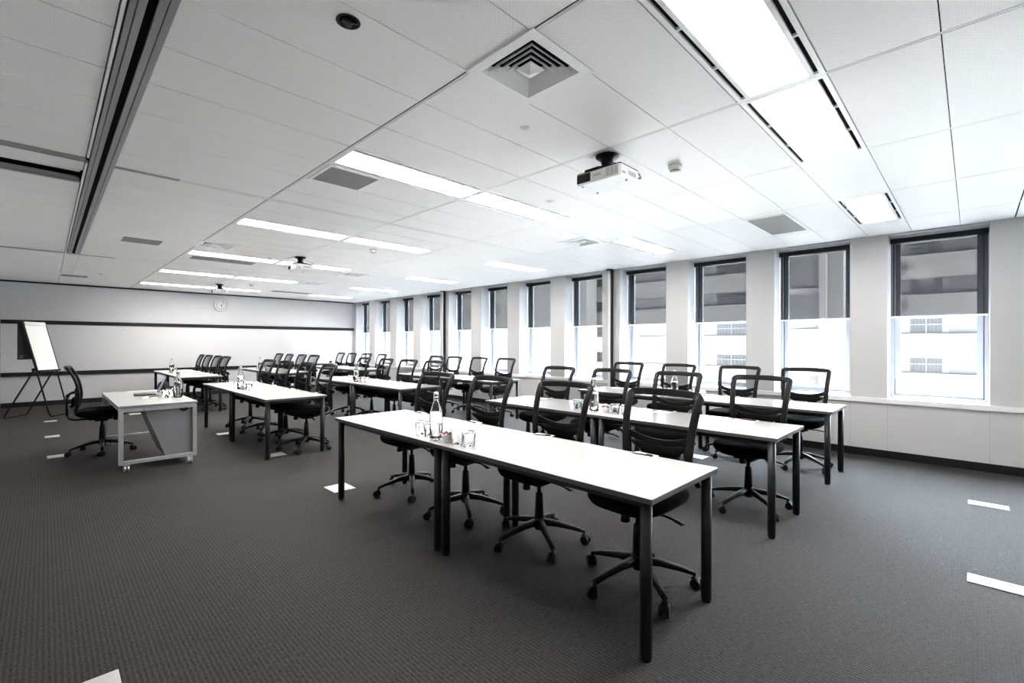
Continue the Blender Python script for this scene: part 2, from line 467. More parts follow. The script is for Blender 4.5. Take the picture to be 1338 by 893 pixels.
# main T rails along the room (parallel to windows)
b=MB()
for x,g in GX.items():
    b.box(x-.020+g,x+.0005,YB,YF-.02,ZC+.0005,ZC+.005)
struct(b,'trim_6',M['rail'])
b=MB()
for J in JOINT:
    b.box(.75,XW-.01,J-.053,J-.004,ZC-.002,ZC+.007)
struct(b,'trim_7',M['rail'],bevel=.004)
b=MB()
for J in JOINT:
    b.box(XL,.2,J-.12,J-.03,ZC-.003,ZC+.0); b.box(XL,.2,J-.026,J-.006,ZC-.003,ZC+.02)
    b.box(.36,.75,J-.053,J-.03,ZC-.003,ZC+.02); b.box(.36,.75,J-.027,J-.004,ZC-.003,ZC+.02)
struct(b,'trim_8',M['railgrey'])
b=MB()
for x,g in GX.items(): b.box(x-.024,x+.008,YB,YF-.02,ZC+.006,ZC+.0075)
for J in JOINT: b.box(.40,XW-.01,J-.058,J+.010,ZC+.008,ZC+.0095)
struct(b,'joint_shade',M['void'])  # black strips set behind the open joints in place of their shade
# partition track
b=MB()
for x0,x1 in ((.224,.244),(.248,.273),(.304,.330),(.334,.360)): b.box(x0,x1,YB,9.30,ZC-.004,ZC+.03)
tr=b.build('partition_track',M['alu'],bevel=.001); tag(tr,'grey aluminium sliding partition track with dark centre slot set in the ceiling','track')
b=MB(); b.box(.273,.304,YB,9.30,ZC+.012,ZC+.03); b.build('slot_recess',M['void'],tr)
segs=[(YB,1.2),(1.206,2.86),(2.866,4.36),(4.50,6.9),(6.906,9.2)]
b=MB()
for a,c in segs: b.box(.204,.216,a,c,ZC-.006,ZC+.02)
b.build('edge_strip',M['white'],tr)
b=MB(); b.box(.204,.357,9.30,YF-.02,ZC,ZC+.018); struct(b,'trim_9',M['tile'])
# long slot with a tilted flap beside the track
r=empty('slot_diffuser',(0,4.72,ZC))
b=MB(); b.add([(XL,0,0),(.19,0,0),(.19,.25,.05),(XL,.25,.05),(XL,0,.004),(.19,0,.004),(.19,.25,.054),(XL,.25,.054)],[(0,1,2,3),(4,7,6,5),(0,4,5,1),(1,5,6,2),(2,6,7,3),(3,7,4,0)]); b.build('flap',M['tile'],r)
b=MB(); b.box(XL,.19,.335,.38,-.004,.03); b.box(XL,.19,.30,.333,.004,.03); b.build('lip',M['railgrey'],r,bevel=.003)
tag(r,'long open black air slot across the ceiling strip beside the partition track','air vent')

# ------------------------------------------------------------------ ceiling lights
def make_light(blades):
    r=empty('ceiling_light')
    hx,hy=.597,.197; w=.115
    b=MB()
    # outer flange and the strips between slots
    b.box(-hx,hx,-hy,-hy+.022,0,.02); b.box(-hx,hx,hy-.022,hy,0,.02)
    b.box(-hx,hx,-hy+.043,-hy+.064,0,.035); b.box(-hx,hx,hy-.064,hy-.043,0,.035)
    b.box(-hx,-hx+.03,-hy+.022,hy-.022,0,.03); b.box(hx-.03,hx,-hy+.022,hy-.022,0,.03)
    for sx in (-.19,.19):
        for sy in (-1,1):
            y0,y1=sorted((sy*(hy-.022),sy*(hy-.043))); b.box(sx-.006,sx+.006,y0,y1,0,.02)
    b.build('frame',M['white'],r)
    b=MB()
    for sy in (-1,1):
        y0,y1=sorted((sy*(hy-.022),sy*(hy-.043))); b.box(-hx+.03,hx-.03,y0,y1,.012,.03)
    b.build('air_slot',M['void'],r)
    b=MB(); b.box(-hx+.03,hx-.03,-hy+.064,hy-.064,.022,.03); b.build('diffuser',M['lamp'],r)
    if blades:
        b=MB()
        for i in range(10):
            x=-.5+i*.111; b.box(x-.003,x+.003,-hy+.064,hy-.064,.0,.02)
        b.build('louvre',M['white'],r)
    tag(r,cat='ceiling light'); return Proto(r)
pl=make_light(False); pb=make_light(True)
yl=['behind the camera','in the strip over the near tables, first from camera','before the first cross joint','just past the first cross joint','before the second cross joint','just past the second cross joint','by the far wall']
cl=['in the line beside the track bay','in the middle line','in the line by the windows']
shortrow={.693:'first row from the camera',3.093:'second row from the camera',5.493:'third row from the camera',7.893:'fourth row from the camera',10.293:'fifth row from the camera',12.693:'last row before the far wall'}
for i,(a,c) in enumerate(LC):
    for yc in LY[1:]:
        p=pb if i==2 else pl
        if i==0 and yc==.693: ln='partly seen'
        p.put(((a+c)/2,yc,ZC),0,'lit recessed ceiling light, %s, %s'%(('track-side line','middle line','window-side line')[i],shortrow[yc]),'recessed ceiling lights')

# return-air grilles
def grille(x0,x1,y0,y1,label):
    r=empty('return_grille',((x0+x1)/2,(y0+y1)/2,ZC)); hx,hy=(x1-x0)/2,(y1-y0)/2
    b=MB(); 
    w=.022; b.box(-hx,hx,-hy,-hy+w,-.006,.01); b.box(-hx,hx,hy-w,hy,-.006,.01); b.box(-hx,-hx+w,-hy+w,hy-w,-.006,.01); b.box(hx-w,hx,-hy+w,hy-w,-.006,.01)
    b.build('frame',M['white'],r,bevel=.002)
    b=MB(); b.box(-hx+w,hx-w,-hy+w,hy-w,-.004,.0); b.build('core',M['grille'],r)
    tag(r,label,'air vent','return air grilles'); return r
grille(5.15,6.08,1.303,1.70,'large grey eggcrate ceiling grille near the windows, closest to the camera')
grille(1.45,1.87,3.29,3.69,'square grey ceiling grille beside the long light in the track-side line')
grille(.65,1.08,7.24,7.66,'small dark ceiling grille with wide white frame halfway along the track bay')
grille(.19,.61,12.1,12.49,'faint pale ceiling grille near the far wall end of the track bay')
grille(1.52,2.42,8.10,8.49,'long narrow looking dark grille beside the fourth row light, behind square diffuser')
grille(3.93,4.90,12.1,12.49,'dark ceiling grille above the far tables close to the far wall')

# four-way diffusers
def make_diff():
    r=empty('square_diffuser'); h=.215
    b=MB()
    def sq(r0,z0,r1,z1,th=.0025):
        # square funnel band between half-size r0 at z0 and r1 at z1, with thickness
        vs=[]
        for (rr,z) in ((r0,z0),(r1,z1),(r1,z1+th*1.5),(r0-.000,z0+th*1.5)):
            vs+= [(-rr,-rr,z),(rr,-rr,z),(rr,rr,z),(-rr,rr,z)]
        fs=[]
        for a in range(4):
            c=(a+1)%4
            for i in range(4): j=(i+1)%4; fs.append((a*4+i,a*4+j,c*4+j,c*4+i))
        b.add(vs,fs)
    sq(h,-.006,h-.05,-.006,.004)
    
    for rr in (.166,.137,.108,.079): sq(rr,-.005,rr-.026,.028)
    b.build('frame',M['white'],r)
    b=MB(); b.add([(-.050,-.050,.004),(.050,-.050,.004),(.050,.050,.004),(-.050,.050,.004),(0,0,-.020)],[(0,1,2,3),(0,4,1),(1,4,2),(2,4,3),(3,4,0)])
    b.build('centre_cone',M['white'],r)
    b=MB(); b.box(-.167,.167,-.167,.167,.055,.058); b.box(-.167,-.164,-.167,.167,.0,.055); b.box(.164,.167,-.167,.167,.0,.055); b.box(-.164,.164,-.167,-.164,.0,.055); b.box(-.164,.164,.164,.167,.0,.055); b.build('duct_opening',M['void'],r)
    tag(r,cat='air vent'); return Proto(r)
dp=make_diff()
for x,y,l in [(1.615,1.485,'largest looking square four-way ceiling diffuser with black slots, above the foreground'),(4.82,3.535,'square four-way ceiling diffuser between the projector and the window lights'),
              (1.605,7.09,'square four-way ceiling diffuser next to the narrow dark grille'),(1.62,12.1,'small white square diffuser above the far tables near the clock'),
              (4.1,8.3,'dark triangular looking diffuser past the middle projector, nearer camera'),(4.1,10.2,'dark triangular looking diffuser past the middle projector, nearer far wall')]:
    dp.put((x,y,ZC),0,l,'square ceiling diffusers')

# smoke detectors, sprinkler caps, downlight
def make_smoke():
    r=empty('smoke_detector')
    b=MB(); b.lathe([(.0,0),(.047,0),(.047,-.018),(.040,-.028),(.036,-.030)],n=28); b.build('base',M['ceramic'],r)
    b=MB(); b.lathe([(.036,-.030),(.034,-.046),(.024,-.052),(0,-.052)],n=28); b.build('sensor_cap',M['ceramic'],r)
    b=MB()
    for i in range(12):
        t=2*PI*i/12; b.box(.031,.0362,-.005,.005,-.042,-.036,rot=Matrix.Rotation(t,3,'Z'))
    b.build('vent_slots',M['black'],r)
    tag(r,cat='smoke detector'); return Proto(r)
sp=make_smoke()
for x,y,l in [(3.22,1.53,'round smoke detector on ceiling beside the nearest projector'),(3.19,5.86,'round smoke detector on ceiling between the two long lights before the middle projector'),(3.2,11.25,'tiny smoke detector on the ceiling close to the far projector')]:
    sp.put((x,y,ZC),0,l,'smoke detectors')
def small_disc(name,x,y,r_,label,cat,mt,h=.006):
    b=MB(); b.lathe([(0,0),(r_,0),(r_,-h*.5),(r_*.8,-h),(r_*.35,-h),(r_*.3,-h-.006),(0,-h-.008)],n=24,c=(0,0,0)); o=b.build(name,mt); o.location=(x,y,ZC); tag(o,label,cat)
small_disc('sprinkler',2.02,1.90,.026,'small white sprinkler cap in the ceiling between big diffuser and projector','sprinkler',M['rail'])
small_disc('cover_disc',3.23,2.72,.045,'flat pale round cover plate in the ceiling past the nearest projector','cover plate',M['rail'],.003)
small_disc('sensor',2.42,7.57,.035,'small dark round sensor on ceiling left of the middle projector','sensor',M['projgrey'])
small_disc('sprinkler',.74,11.58,.03,'small grey sprinkler on the far part of the track bay ceiling','sprinkler',M['projgrey'])
r=empty('downlight',(.855,1.775,ZC)); r.scale=(.70,.70,.70)
b=MB(); b.lathe([(.062,0),(.068,-.003),(.060,-.005),(.052,-.002),(.050,0)],n=32); b.build('trim_ring',M['black'],r)
b=MB(); b.lathe([(0,-.001),(.052,-.001),(.052,.0005),(0,.0005)],n=32); b.build('bowl',M['void'],r)
b=MB(); b.cyl((.0,.0,.0),(-.008,.006,-.018),.026,n=20); b.lathe([(.026,-.012),(.0,-.034)],n=20,c=(-.008,.006,.012)); b.build('lamp_head',M['leg'],r)
b=MB(); b.box(-.004,.004,-.048,.048,-.010,-.004,rot=Matrix.Rotation(1.0,3,'Z')); b.build('bracket',M['chrome'],r)
tag(r,'small round black gimbal downlight in the ceiling near the track','downlight')

# ------------------------------------------------------------------ projectors
def make_projector():
    r=empty('projector')   # origin on the ceiling over the mount; lens looks to -x
    zt,zb=-.125,-.198
    b=MB()
    poly=[(-.12,-.165),(-.11,-.178),(.105,-.178),(.12,-.165),(.12,.165),(.105,.175),(-.105,.175),(-.12,.165)]
    b.prism(poly,2,zb+.008,zt); pol2=[(x*.95,y*.965) for x,y in poly]
    n=8; vs=[(x,y,zb+.008) for x,y in poly]+[(x,y,zb) for x,y in pol2]
    b.add(vs,[(i,(i+1)%n,n+(i+1)%n,n+i) for i in range(n)]+[tuple(range(n,2*n))])
    b.build('body',M['projwhite'],r)
    b=MB(); b.prism([(x*1.0,y*1.0) for x,y in poly],2,zt,zt+.008); b.prism([(x*.8,y*.8) for x,y in poly],2,zt+.008,zt+.018); b.build('top_cover',M['black'],r,bevel=.003)
    b=MB(); b.box(-.1225,-.119,.055,.165,zb+.012,zt-.003); b.build('lens_panel',M['black'],r)
    b=MB(); b.cyl((-.119,.095,zb+.04),(-.128,.095,zb+.04),.027,.025,n=24); b.cyl((-.128,.095,zb+.04),(-.1285,.095,zb+.04),.018,n=24); b.build('lens',M['darkglass'],r)
    b=MB()
    for i in range(7):
        z=zb+.014+i*.008; 
        for j in range(3): b.box(-.1215,-.119,-.162+j*.033,-.134+j*.033,z,z+.004)
    b.build('vent',M['projgrey'],r)
    b=MB()
    for i in range(6): b.box(-.02+i*.016,-.01+i*.016,-.1792,-.177,zb+.02,zb+.05)
    b.box(-.1,-.06,-.1792,-.177,zb+.016,zb+.03)
    b.build('connector_panel',M['projgrey'],r)
    b=MB()
    for x,y in ((-.08,.12),(-.03,.12),(.02,-.09)): b.box(x-.012,x+.012,y-.02,y+.02,zb-.0012,zb+.001)
    b.build('underside_label',M['rail'],r)
    b=MB()
    for x,y in ((-.09,.14),(.09,.14),(0,-.15)): b.cyl((x,y,zb+.001),(x,y,zb-.008),.008,n=12)
    b.build('foot',M['projgrey'],r)
    m=empty_part('ceiling_mount',r)
    b=MB(); b.lathe([(0,0),(.078,0),(.080,-.006),(.072,-.016),(.045,-.024),(.040,-.050),(.036,-.055),(.036,-.070),(.052,-.078),(.052,-.092),(.0,-.096)],n=32); b.build('mount_plate',M['plastic'],m)
    b=MB(); b.box(-.10,.02,.0,.115,-.117,-.094); b.box(-.095,-.075,-.03,.10,-.108,-.096); b.box(.03,.05,-.12,.11,-.108,-.096); b.box(-.085,.045,-.02,.0,-.104,-.092); b.box(-.03,-.01,-.11,.1,-.106,-.094); b.build('mount_arm',M['plastic'],m)
    b=MB()
    pts=[(.03,0,-.03),(.08,-.06,-.05),(.125,-.12,-.08),(.135,-.16,-.12),(.127,-.185,-.16),(.115,-.188,-.175),(.10,-.181,-.17)]
    b.sweep(pts,(.003,.003),n=6,up=(0,1,.3)); b.build('cable',M['black'],r)
    # maker's name on the front
    cu=bpy.data.curves.new('lettering','FONT'); cu.body='EPSON'; cu.size=.020; cu.align_x='CENTER'; cu.extrude=.0003
    t=text_mesh('lettering',cu,r); t.location=(-.1212,.0,zb+.034); t.rotation_euler=(PI/2,0,-PI/2); cu.materials.append(M['ink'])
    tag(r,cat='projector'); return Proto(r)
def text_mesh(name,cu,parent):
    tmp=bpy.data.objects.new('tmp_text',cu); col.objects.link(tmp)
    dg=bpy.context.evaluated_depsgraph_get(); dg.update()
    me=bpy.data.meshes.new_from_object(tmp.evaluated_get(dg)); bpy.data.objects.remove(tmp)
    o=bpy.data.objects.new(name,me); col.objects.link(o); o.parent=parent
    if not me.materials: me.materials.append(M['ink'])
    return o
def empty_part(name,parent):
    # small real mesh as the holder of sub-parts
    b=MB(); b.cyl((0,0,-.004),(0,0,-.001),.03,n=16); return b.build(name,M['plastic'],parent)
pp=make_projector()
pp.put((2.725,1.785,ZC),0,'white ceiling projector on black mount, nearest and largest of the three','ceiling projectors')
pp.put((2.71,7.18,ZC),0,'white ceiling projector on black mount, the middle of the three','ceiling projectors')
pp.put((2.71,11.75,ZC),0,'small looking white ceiling projector just above the wall clock','ceiling projectors')

# ------------------------------------------------------------------ clock
r=empty('wall_clock',(3.28,YF,2.335))
def disc_y(b,ra,rb,y0,y1,n=40):
    vs=[]
    for (rr,y) in ((ra,y0),(rb,y0),(rb,y1),(ra,y1)):
        for i in range(n): t=2*PI*i/n; vs.append((rr*math.cos(t),y,rr*math.sin(t)))
    fs=[]
    for a in range(4):
        c=(a+1)%4
        for i in range(n): fs.append((a*n+i,a*n+(i+1)%n,c*n+(i+1)%n,c*n+i))
    b.add(vs,fs,True)
b=MB(); disc_y(b,.150,.172,-.045,-.001); b.build('rim',M['silver'],r)
b=MB(); b.cyl((0,-.02,0),(0,-.001,0),.152,n=40); b.build('dial',M['board'],r)
b=MB(); disc_y(b,.100,.106,-.022,-.019)
for i in range(12):
    t=2*PI*i/12; b.box(-.005,.005,-.023,-.019,.108,.130,rot=Matrix.Rotation(t,3,'Y'))
b.build('hour_marks',M['ink'],r)
b=MB(); b.box(-.004,.004,-.026,-.023,-.02,.095,rot=Matrix.Rotation(.55,3,'Y')); b.build('minute_hand',M['black'],r)
b=MB(); b.box(-.005,.005,-.029,-.026,-.015,.06,rot=Matrix.Rotation(PI-.1,3,'Y')); b.build('hour_hand',M['black'],r)
tag(r,'round white wall clock with grey rim high on the far wall','clock')

# ================================================================== TABLES
def make_table():
    r=empty('training_table')       # origin: floor under the centre; long side along y
    hx,hy=.35,.742
    b=MB(); b.box(-hx,hx,-hy,hy,TZ-.004,TZ,0); b.box(-hx-.0,hx+.0,-hy-.0,hy+.0,TZ-.026,TZ-.004,1)
    b.build('tabletop',[M['top'],M['edge']],r,bevel=.0015)
    for sx in (-1,1):
        for sy in (-1,1):
            x,y=sx*(hx-.035),sy*(hy-.045)
            b=MB(); b.cyl((x,y,.012),(x,y,TZ-.026),.026,n=20); b.cyl((x,y,0),(x,y,.012),.022,n=16)
            b.build('leg',M['leg'],r)
    b=MB()
    for sx in (-1,1): b.box(sx*(hx-.06)-.012,sx*(hx-.06)+.012,-hy+.06,hy-.06,TZ-.062,TZ-.026)
    for sy in (-1,1): b.box(-hx+.05,hx-.05,sy*(hy-.07)-.012,sy*(hy-.07)+.012,TZ-.062,TZ-.026)
    b.build('under_frame',M['leg'],r)
    tag(r,cat='table'); return Proto(r)
tp=make_table()
ROWX=[2.12,3.86,5.60]
BLKY=[2.425,7.18,11.93]
rown=['aisle-side','middle','window-side']
blkn=['nearest the camera','halfway down the room','by the whiteboard wall']
for ri,cx in enumerate(ROWX):
    for bi,cy in enumerate(BLKY):
        for hi,s in enumerate((-1,1)):
            tp.put((cx,cy+s*.7425,0),0,'white-topped table, %s half of the %s pair %s'%(('near','far')[hi],rown[ri],blkn[bi]),'training tables')

# ================================================================== CHAIRS
def make_chair():
    r=empty('task_chair')          # origin: floor under the gas lift; sitter looks to -x
    # base with five arms
    b=MB(); b.lathe([(0,.085),(.030,.085),(.036,.10),(.038,.155),(.030,.170),(0,.170)],n=20)
    R=.305; A=[2*PI*i/5+.35 for i in range(5)]
    for t in A:
        d=Vector((math.cos(t),math.sin(t),0))
        pts=[d*.02+Vector((0,0,.135)),d*.12+Vector((0,0,.125)),d*.24+Vector((0,0,.098)),d*R+Vector((0,0,.078))]
        b.sweep(pts,[(.026,.024),(.022,.019),(.017,.014),(.014,.010)],up=(0,0,1),n=8)
    b.build('star_base',M['plastic'],r)
    for t in A:
        d=Vector((math.cos(t),math.sin(t),0)); w=Vector((-d.y,d.x,0)); c=d*(R-.002)
        th=t+.9; ax=Vector((math.cos(th),math.sin(th),0)); off=Vector((ax.y,-ax.x,0))*.012
        b=MB(); p=c+off+Vector((0,0,.027))
        b.cyl(p-ax*.026,p-ax*.006,.027,n=18); b.cyl(p+ax*.006,p+ax*.026,.027,n=18); b.cyl(p-ax*.007,p+ax*.007,.016,n=10)
        b.cyl(c+Vector((0,0,.045)),c+Vector((0,0,.082)),.009,n=10)
        b.sweep([c+off*2.6+Vector((0,0,.030)),c+off*1.6+Vector((0,0,.052)),c+Vector((0,0,.060)),c-off*.9+Vector((0,0,.052))],(.020,.006),up=(0,0,1),n=8)
        b.build('caster',M['caster'],r)
    b=MB(); b.lathe([(0,.165),(.031,.165),(.025,.33),(.021,.335),(.015,.336),(.015,.415),(0,.415)],n=18); b.build('gas_lift',M['plastic'],r)
    b=MB(); b.box(-.10,.12,-.085,.085,.405,.437); b.box(-.06,.07,-.05,.05,.385,.405); b.build('mechanism',M['plastic'],r,bevel=.008)
    b=MB(); b.cyl((-.13,.0,.385),(-.13,0,.43),.026,.022,n=14); b.cyl((-.13,0,.405),(-.05,0,.42),.008,n=8); b.build('tension_knob',M['plastic'],r)
    b=MB(); b.sweep([(.02,-.05,.415),(.02,-.16,.412),(.015,-.24,.402)],(.006,.006),up=(1,0,0),n=6); b.sweep([(.015,-.21,.406),(.01,-.26,.398)],(.014,.005),up=(0,0,1),n=6); b.build('lever',M['plastic'],r)
    # seat
    def zf(x,y): 
        k=0
        if x<-.10: k-=.9*(x+.10)**2
        return k+ .05*(abs(y)/.24)**3*.25
    b=MB(); b.pillow((0,0,0),.245,.240,[(.35,.436),(.62,.440),(.84,.455),(.96,.475),(1.0,.495),(.99,.513),(.95,.526),(.86,.533),(.6,.533),(.3,.530)],zf=zf,e=3.6,n=36); b.build('seat',M['fabric'],r)
    # back
    prof_pts=[(.54,.228),(.60,.210),(.66,.200),(.72,.196),(.80,.205),(.88,.222),(.96,.250),(1.05,.300)]
    def prof(z):
        if z<=prof_pts[0][0]: return prof_pts[0][1]
        for (a,xa),(c,xc) in zip(prof_pts,prof_pts[1:]):
            if z<=c: 
                t=(z-a)/(c-a); return xa+(xc-xa)*t
        return prof_pts[-1][1]
    def hw(z): return .190+(z-.54)/.51*.036
    def P(y,z): return Vector((prof(z)+.028*(1-min(1,abs(y)/hw(z))**2),y,z))
    loop=[]; sec=[]
    zs=[.56+.45*i/12 for i in range(13)]
    for z in zs: loop.append(P(-hw(z),z)); sec.append((.0205,.012))
    rc=.018
    for i in range(1,4):
        t=i/4*PI/2; y=-(hw(1.03)-rc*(1-math.cos(t))); z=1.022+rc*math.sin(t); loop.append(P(y,z)); sec.append((.021,.012))
    for i in range(0,9):
        y=-(hw(1.03)-rc)+2*(hw(1.03)-rc)*i/8; q=y/hw(1.03); loop.append(P(y,1.043+.006*(1-q*q))); sec.append((.021,.012))
    for i in range(3,0,-1):
        t=i/4*PI/2; y=(hw(1.03)-rc*(1-math.cos(t))); z=1.022+rc*math.sin(t); loop.append(P(y,z)); sec.append((.021,.012))
    for z in zs[::-1]: loop.append(P(hw(z),z)); sec.append((.0205,.012))
    for i in range(0,7):
        y=.17-.34*i/6; loop.append(P(y,.54)); sec.append((.016,.012))
    cen=Vector((.2,0,.8))
    def up(i):
        p=loop[i]; return Vector((1,0,-.25 if p.z>.85 else .05))
    bf=MB().sweep(loop,sec,closed=True,up=up,n=12,power=7).build('back_frame',M['plastic'],r)
    # mesh of the back
    b=MB(); nz,ny=14,10; vs=[];fs=[]
    for i in range(nz+1):
        z=.55+(1.04-.55)*i/nz
        for j in range(ny+1):
            y=-hw(z)+2*hw(z)*j/ny; p=P(y,z); vs.append(p)
    for i in range(nz):
        for j in range(ny): a=i*(ny+1)+j; fs.append((a,a+1,a+ny+2,a+ny+1))
    b.add(vs,fs,True); b.build('mesh_panel',M['mesh'],r)
    # arched cross bar and shoulder plate behind the mesh
    pts=[]; 
    for i in range(11):
        q=-1+2*i/10; y=q*.205; z=.755+.045*q*q; p=P(y,z); pts.append(p+Vector((.014,0,0)))
    b=MB(); b.sweep(pts,(.020,.008),up=(1,0,0),n=8); b.build('cross_bar',M['plastic'],r)
    b=MB(); vs=[];ny=10
    rows=[(.752,.185),(.725,.165),(.70,.12),(.66,.10)]
    for z,h in rows:
        for j in range(ny+1):
            y=-h+2*h*j/ny; p=P(y,z); vs.append(p+Vector((.016,0,0)))
    fs=[(i*(ny+1)+j,i*(ny+1)+j+1,(i+1)*(ny+1)+j+1,(i+1)*(ny+1)+j) for i in range(3) for j in range(ny)]
    b.add(vs,fs,True); b.build('shoulder_plate',M['plastic'],r,solid=.010)
    b=MB(); 
    def lay(): return [(.55,-.018),(.85,-.014),(1,0),(.85,.014),(.55,.018)]
    n=24; vs=[];fs=[]
    for sc,dx in lay():
        for i in range(n):
            t=2*PI*i/n; cs,sn=math.cos(t),math.sin(t)
            y=.145*sc**.35*math.copysign(abs(cs)**.5,cs); z=.63+.060*sc**.5*math.copysign(abs(sn)**.6,sn)
            p=P(y,z); vs.append(p+Vector((.028+dx,0,0)))
    for j in range(4):
        for i in range(n): fs.append((j*n+i,j*n+(i+1)%n,(j+1)*n+(i+1)%n,(j+1)*n+i))
    b.add(vs,fs,True); b.add(vs,[tuple(range(n)),tuple(range(4*n,5*n))],True); b.build('lumbar_pad',M['fabric'],r)
    b=MB(); b.sweep([(.08,0,.420),(.24,0,.418),(.295,0,.432),(.315,0,.48),(.318,0,.60),(.312,0,.70),(.295,0,.735),(.25,0,.745)],[(.030,.012)]*4+[(.026,.010)]*4,up=lambda i:(0,0,1) if i<2 else ((1,0,1) if i==2 else (1,0,0.01) if i<6 else (.5,0,1)),n=8)
    b.sweep([(.30,-.09,.715),(.285,-.10,.74),(.24,-.13,.755)],(.014,.010),up=(1,0,1),n=6); b.sweep([(.30,.09,.715),(.285,.10,.74),(.24,.13,.755)],(.014,.010),up=(1,0,1),n=6); b.sweep([(.305,-.10,.71),(.305,.10,.71)],(.022,.014),up=(1,0,0),n=8)
    b.build('back_support',M['plastic'],r)
    tag(r,cat='chair'); return Proto(r)
cp=make_chair()
CH={ (0,0):[1.33,2.09,2.86,3.62],(1,0):[1.31,2.06,2.81,3.56],(2,0):[1.34,2.06,2.87,3.63],
     (0,1):[6.02,6.78,7.56,8.34],(1,1):[6.08,6.82,7.60,8.38],(2,1):[6.24,7.00,7.78,8.42],
     (0,2):[10.93,11.60,12.40,13.10],(1,2):[10.78,11.52,12.32,13.05],(2,2):[10.78,11.60,12.38,13.12]}
rs=random.Random(3)
for (ri,bi),ylist in CH.items():
    for k,y in enumerate(ylist):
        cx=ROWX[ri]+.235+rs.uniform(-.015,.015); a=rs.uniform(-.06,.06)
        if ri==0 and bi==0: cx=[2.345,2.37,2.36,2.355][k]; a=[-.02,.03,.0,.04][k]
        cp.put((cx,y,0),a,'black mesh chair, %s from the near end, at the %s tables %s'%(ordn[k],rown[ri],blkn[bi]),'training chairs')
cp.put((.50,7.62,0),PI-.10,'lone black mesh chair facing the silver presenter desk near the flipchart','presenter chair')

# ================================================================== TABLE ITEMS
def make_bottle():
    r=empty('water_bottle')
    outer=[(0,0),(.040,0),(.045,.006),(.045,.165),(.041,.185),(.030,.222),(.018,.256),(.0145,.275),(.0145,.298)]
    inner=[(.0115,.298),(.0115,.275),(.015,.256),(.027,.222),(.038,.185),(.0415,.165),(.0415,.010),(0,.008)]
    b=MB(); b.lathe(outer+inner,n=28); b.build('glass_body',M['glass'],r)
    b=MB(); b.lathe([(0,.0085),(.0412,.0105),(.0412,.165),(.0375,.185),(.0,.185)],n=24); b.build('water',M['water'],r)
    b=MB(); b.lathe([(0,.297),(.0165,.299),(.0165,.312),(.011,.318),(0,.320)],n=18); b.build('stopper',M['ceramic'],r)
    b=MB(); b.sweep([(0,.018,.300),(0,.020,.285),(0,.018,.268),(.0,.016,.262)],(.0012,.0012),n=5); b.sweep([(0,-.018,.300),(0,-.020,.285),(0,-.018,.268),(.0,-.016,.262)],(.0012,.0012),n=5); b.lathe([(.0152,.262),(.0168,.262),(.0168,.266),(.0152,.266)],n=16); b.build('wire_clip',M['steel'],r)
    b=MB(); b.add([( -.0455*math.cos(a_),-.0455*math.sin(a_),z_) for a_,z_ in [(0.62+.30*math.cos(t_),.135+.020*math.sin(t_)) for t_ in [2*PI*q/16 for q in range(16)]]],[tuple(range(16))]); b.build('round_badge',M['projgrey'],r)
    tag(r,cat='bottle'); return Proto(r)
def make_glass():
    o=MB().lathe([(.034,0),(.0355,.004),(.042,.088),(.040,.094),(0,.094)][0:5]+[(0,.082),(.037,.080),(.0325,.003),(.034,0)],n=24).build('drinking_glass',M['glass'])
    tag(o,cat='glass'); return Proto(o)
def make_bowl():
    r=empty('candy_bowl')
    b=MB(); b.lathe([(0,0),(.024,0),(.026,.004),(.040,.030),(.047,.052),(.0445,.053),(.037,.031),(.022,.008),(0,.007)],n=28); b.build('bowl',M['ceramic'],r)
    b=MB(); q=random.Random(5)
    for i in range(34):
        t=q.uniform(0,2*PI); rr=.038*math.sqrt(q.random()); z=.046+.016*(1-rr/.04)+q.uniform(-.003,.006)
        c=Vector((rr*math.cos(t),rr*math.sin(t),z)); d=Vector((q.uniform(-1,1),q.uniform(-1,1),q.uniform(-.5,.7))).normalized()*.008
        b.cyl(c-d,c+d,.0045,n=7,mi=q.choice([0,0,1,2]))
    o=b.build('candies',[M['candy'],M['paper'],M['penblack']],r); o['kind']='stuff'
    tag(r,cat='bowl'); return Proto(r)
def make_pad():
    r=empty('notepad'); b=MB(); b.box(-.105,.0,-.074,.074,0,.004); 
    b=MB(); b.box(-.100,.100,-.072,.072,0,.0035); b.build('paper_block',M['paper'],r)
    b=MB(); b.box(.088,.101,-.0725,.0725,.0035,.0042); b.build('binding_strip',M['board'],r)
    tag(r,cat='notepad'); return Proto(r)
def make_pen():
    r=empty('pen'); b=MB(); b.cyl((0,-.058,.0048),(0,.045,.0048),.0046,n=10); b.cyl((0,.045,.0048),(0,.066,.0048),.0046,.001,n=10); b.build('barrel',M['pen'],r)
    b=MB(); b.cyl((0,-.066,.0048),(0,-.028,.0048),.0054,n=10); b.box(-.0015,.0015,-.062,-.025,.0095,.0115); b.build('cap',M['penblack'],r)
    tag(r,cat='pen'); return Proto(r)
PB,PG,PW,PN,PP=make_bottle(),make_glass(),make_bowl(),make_pad(),make_pen()
rs=random.Random(11)
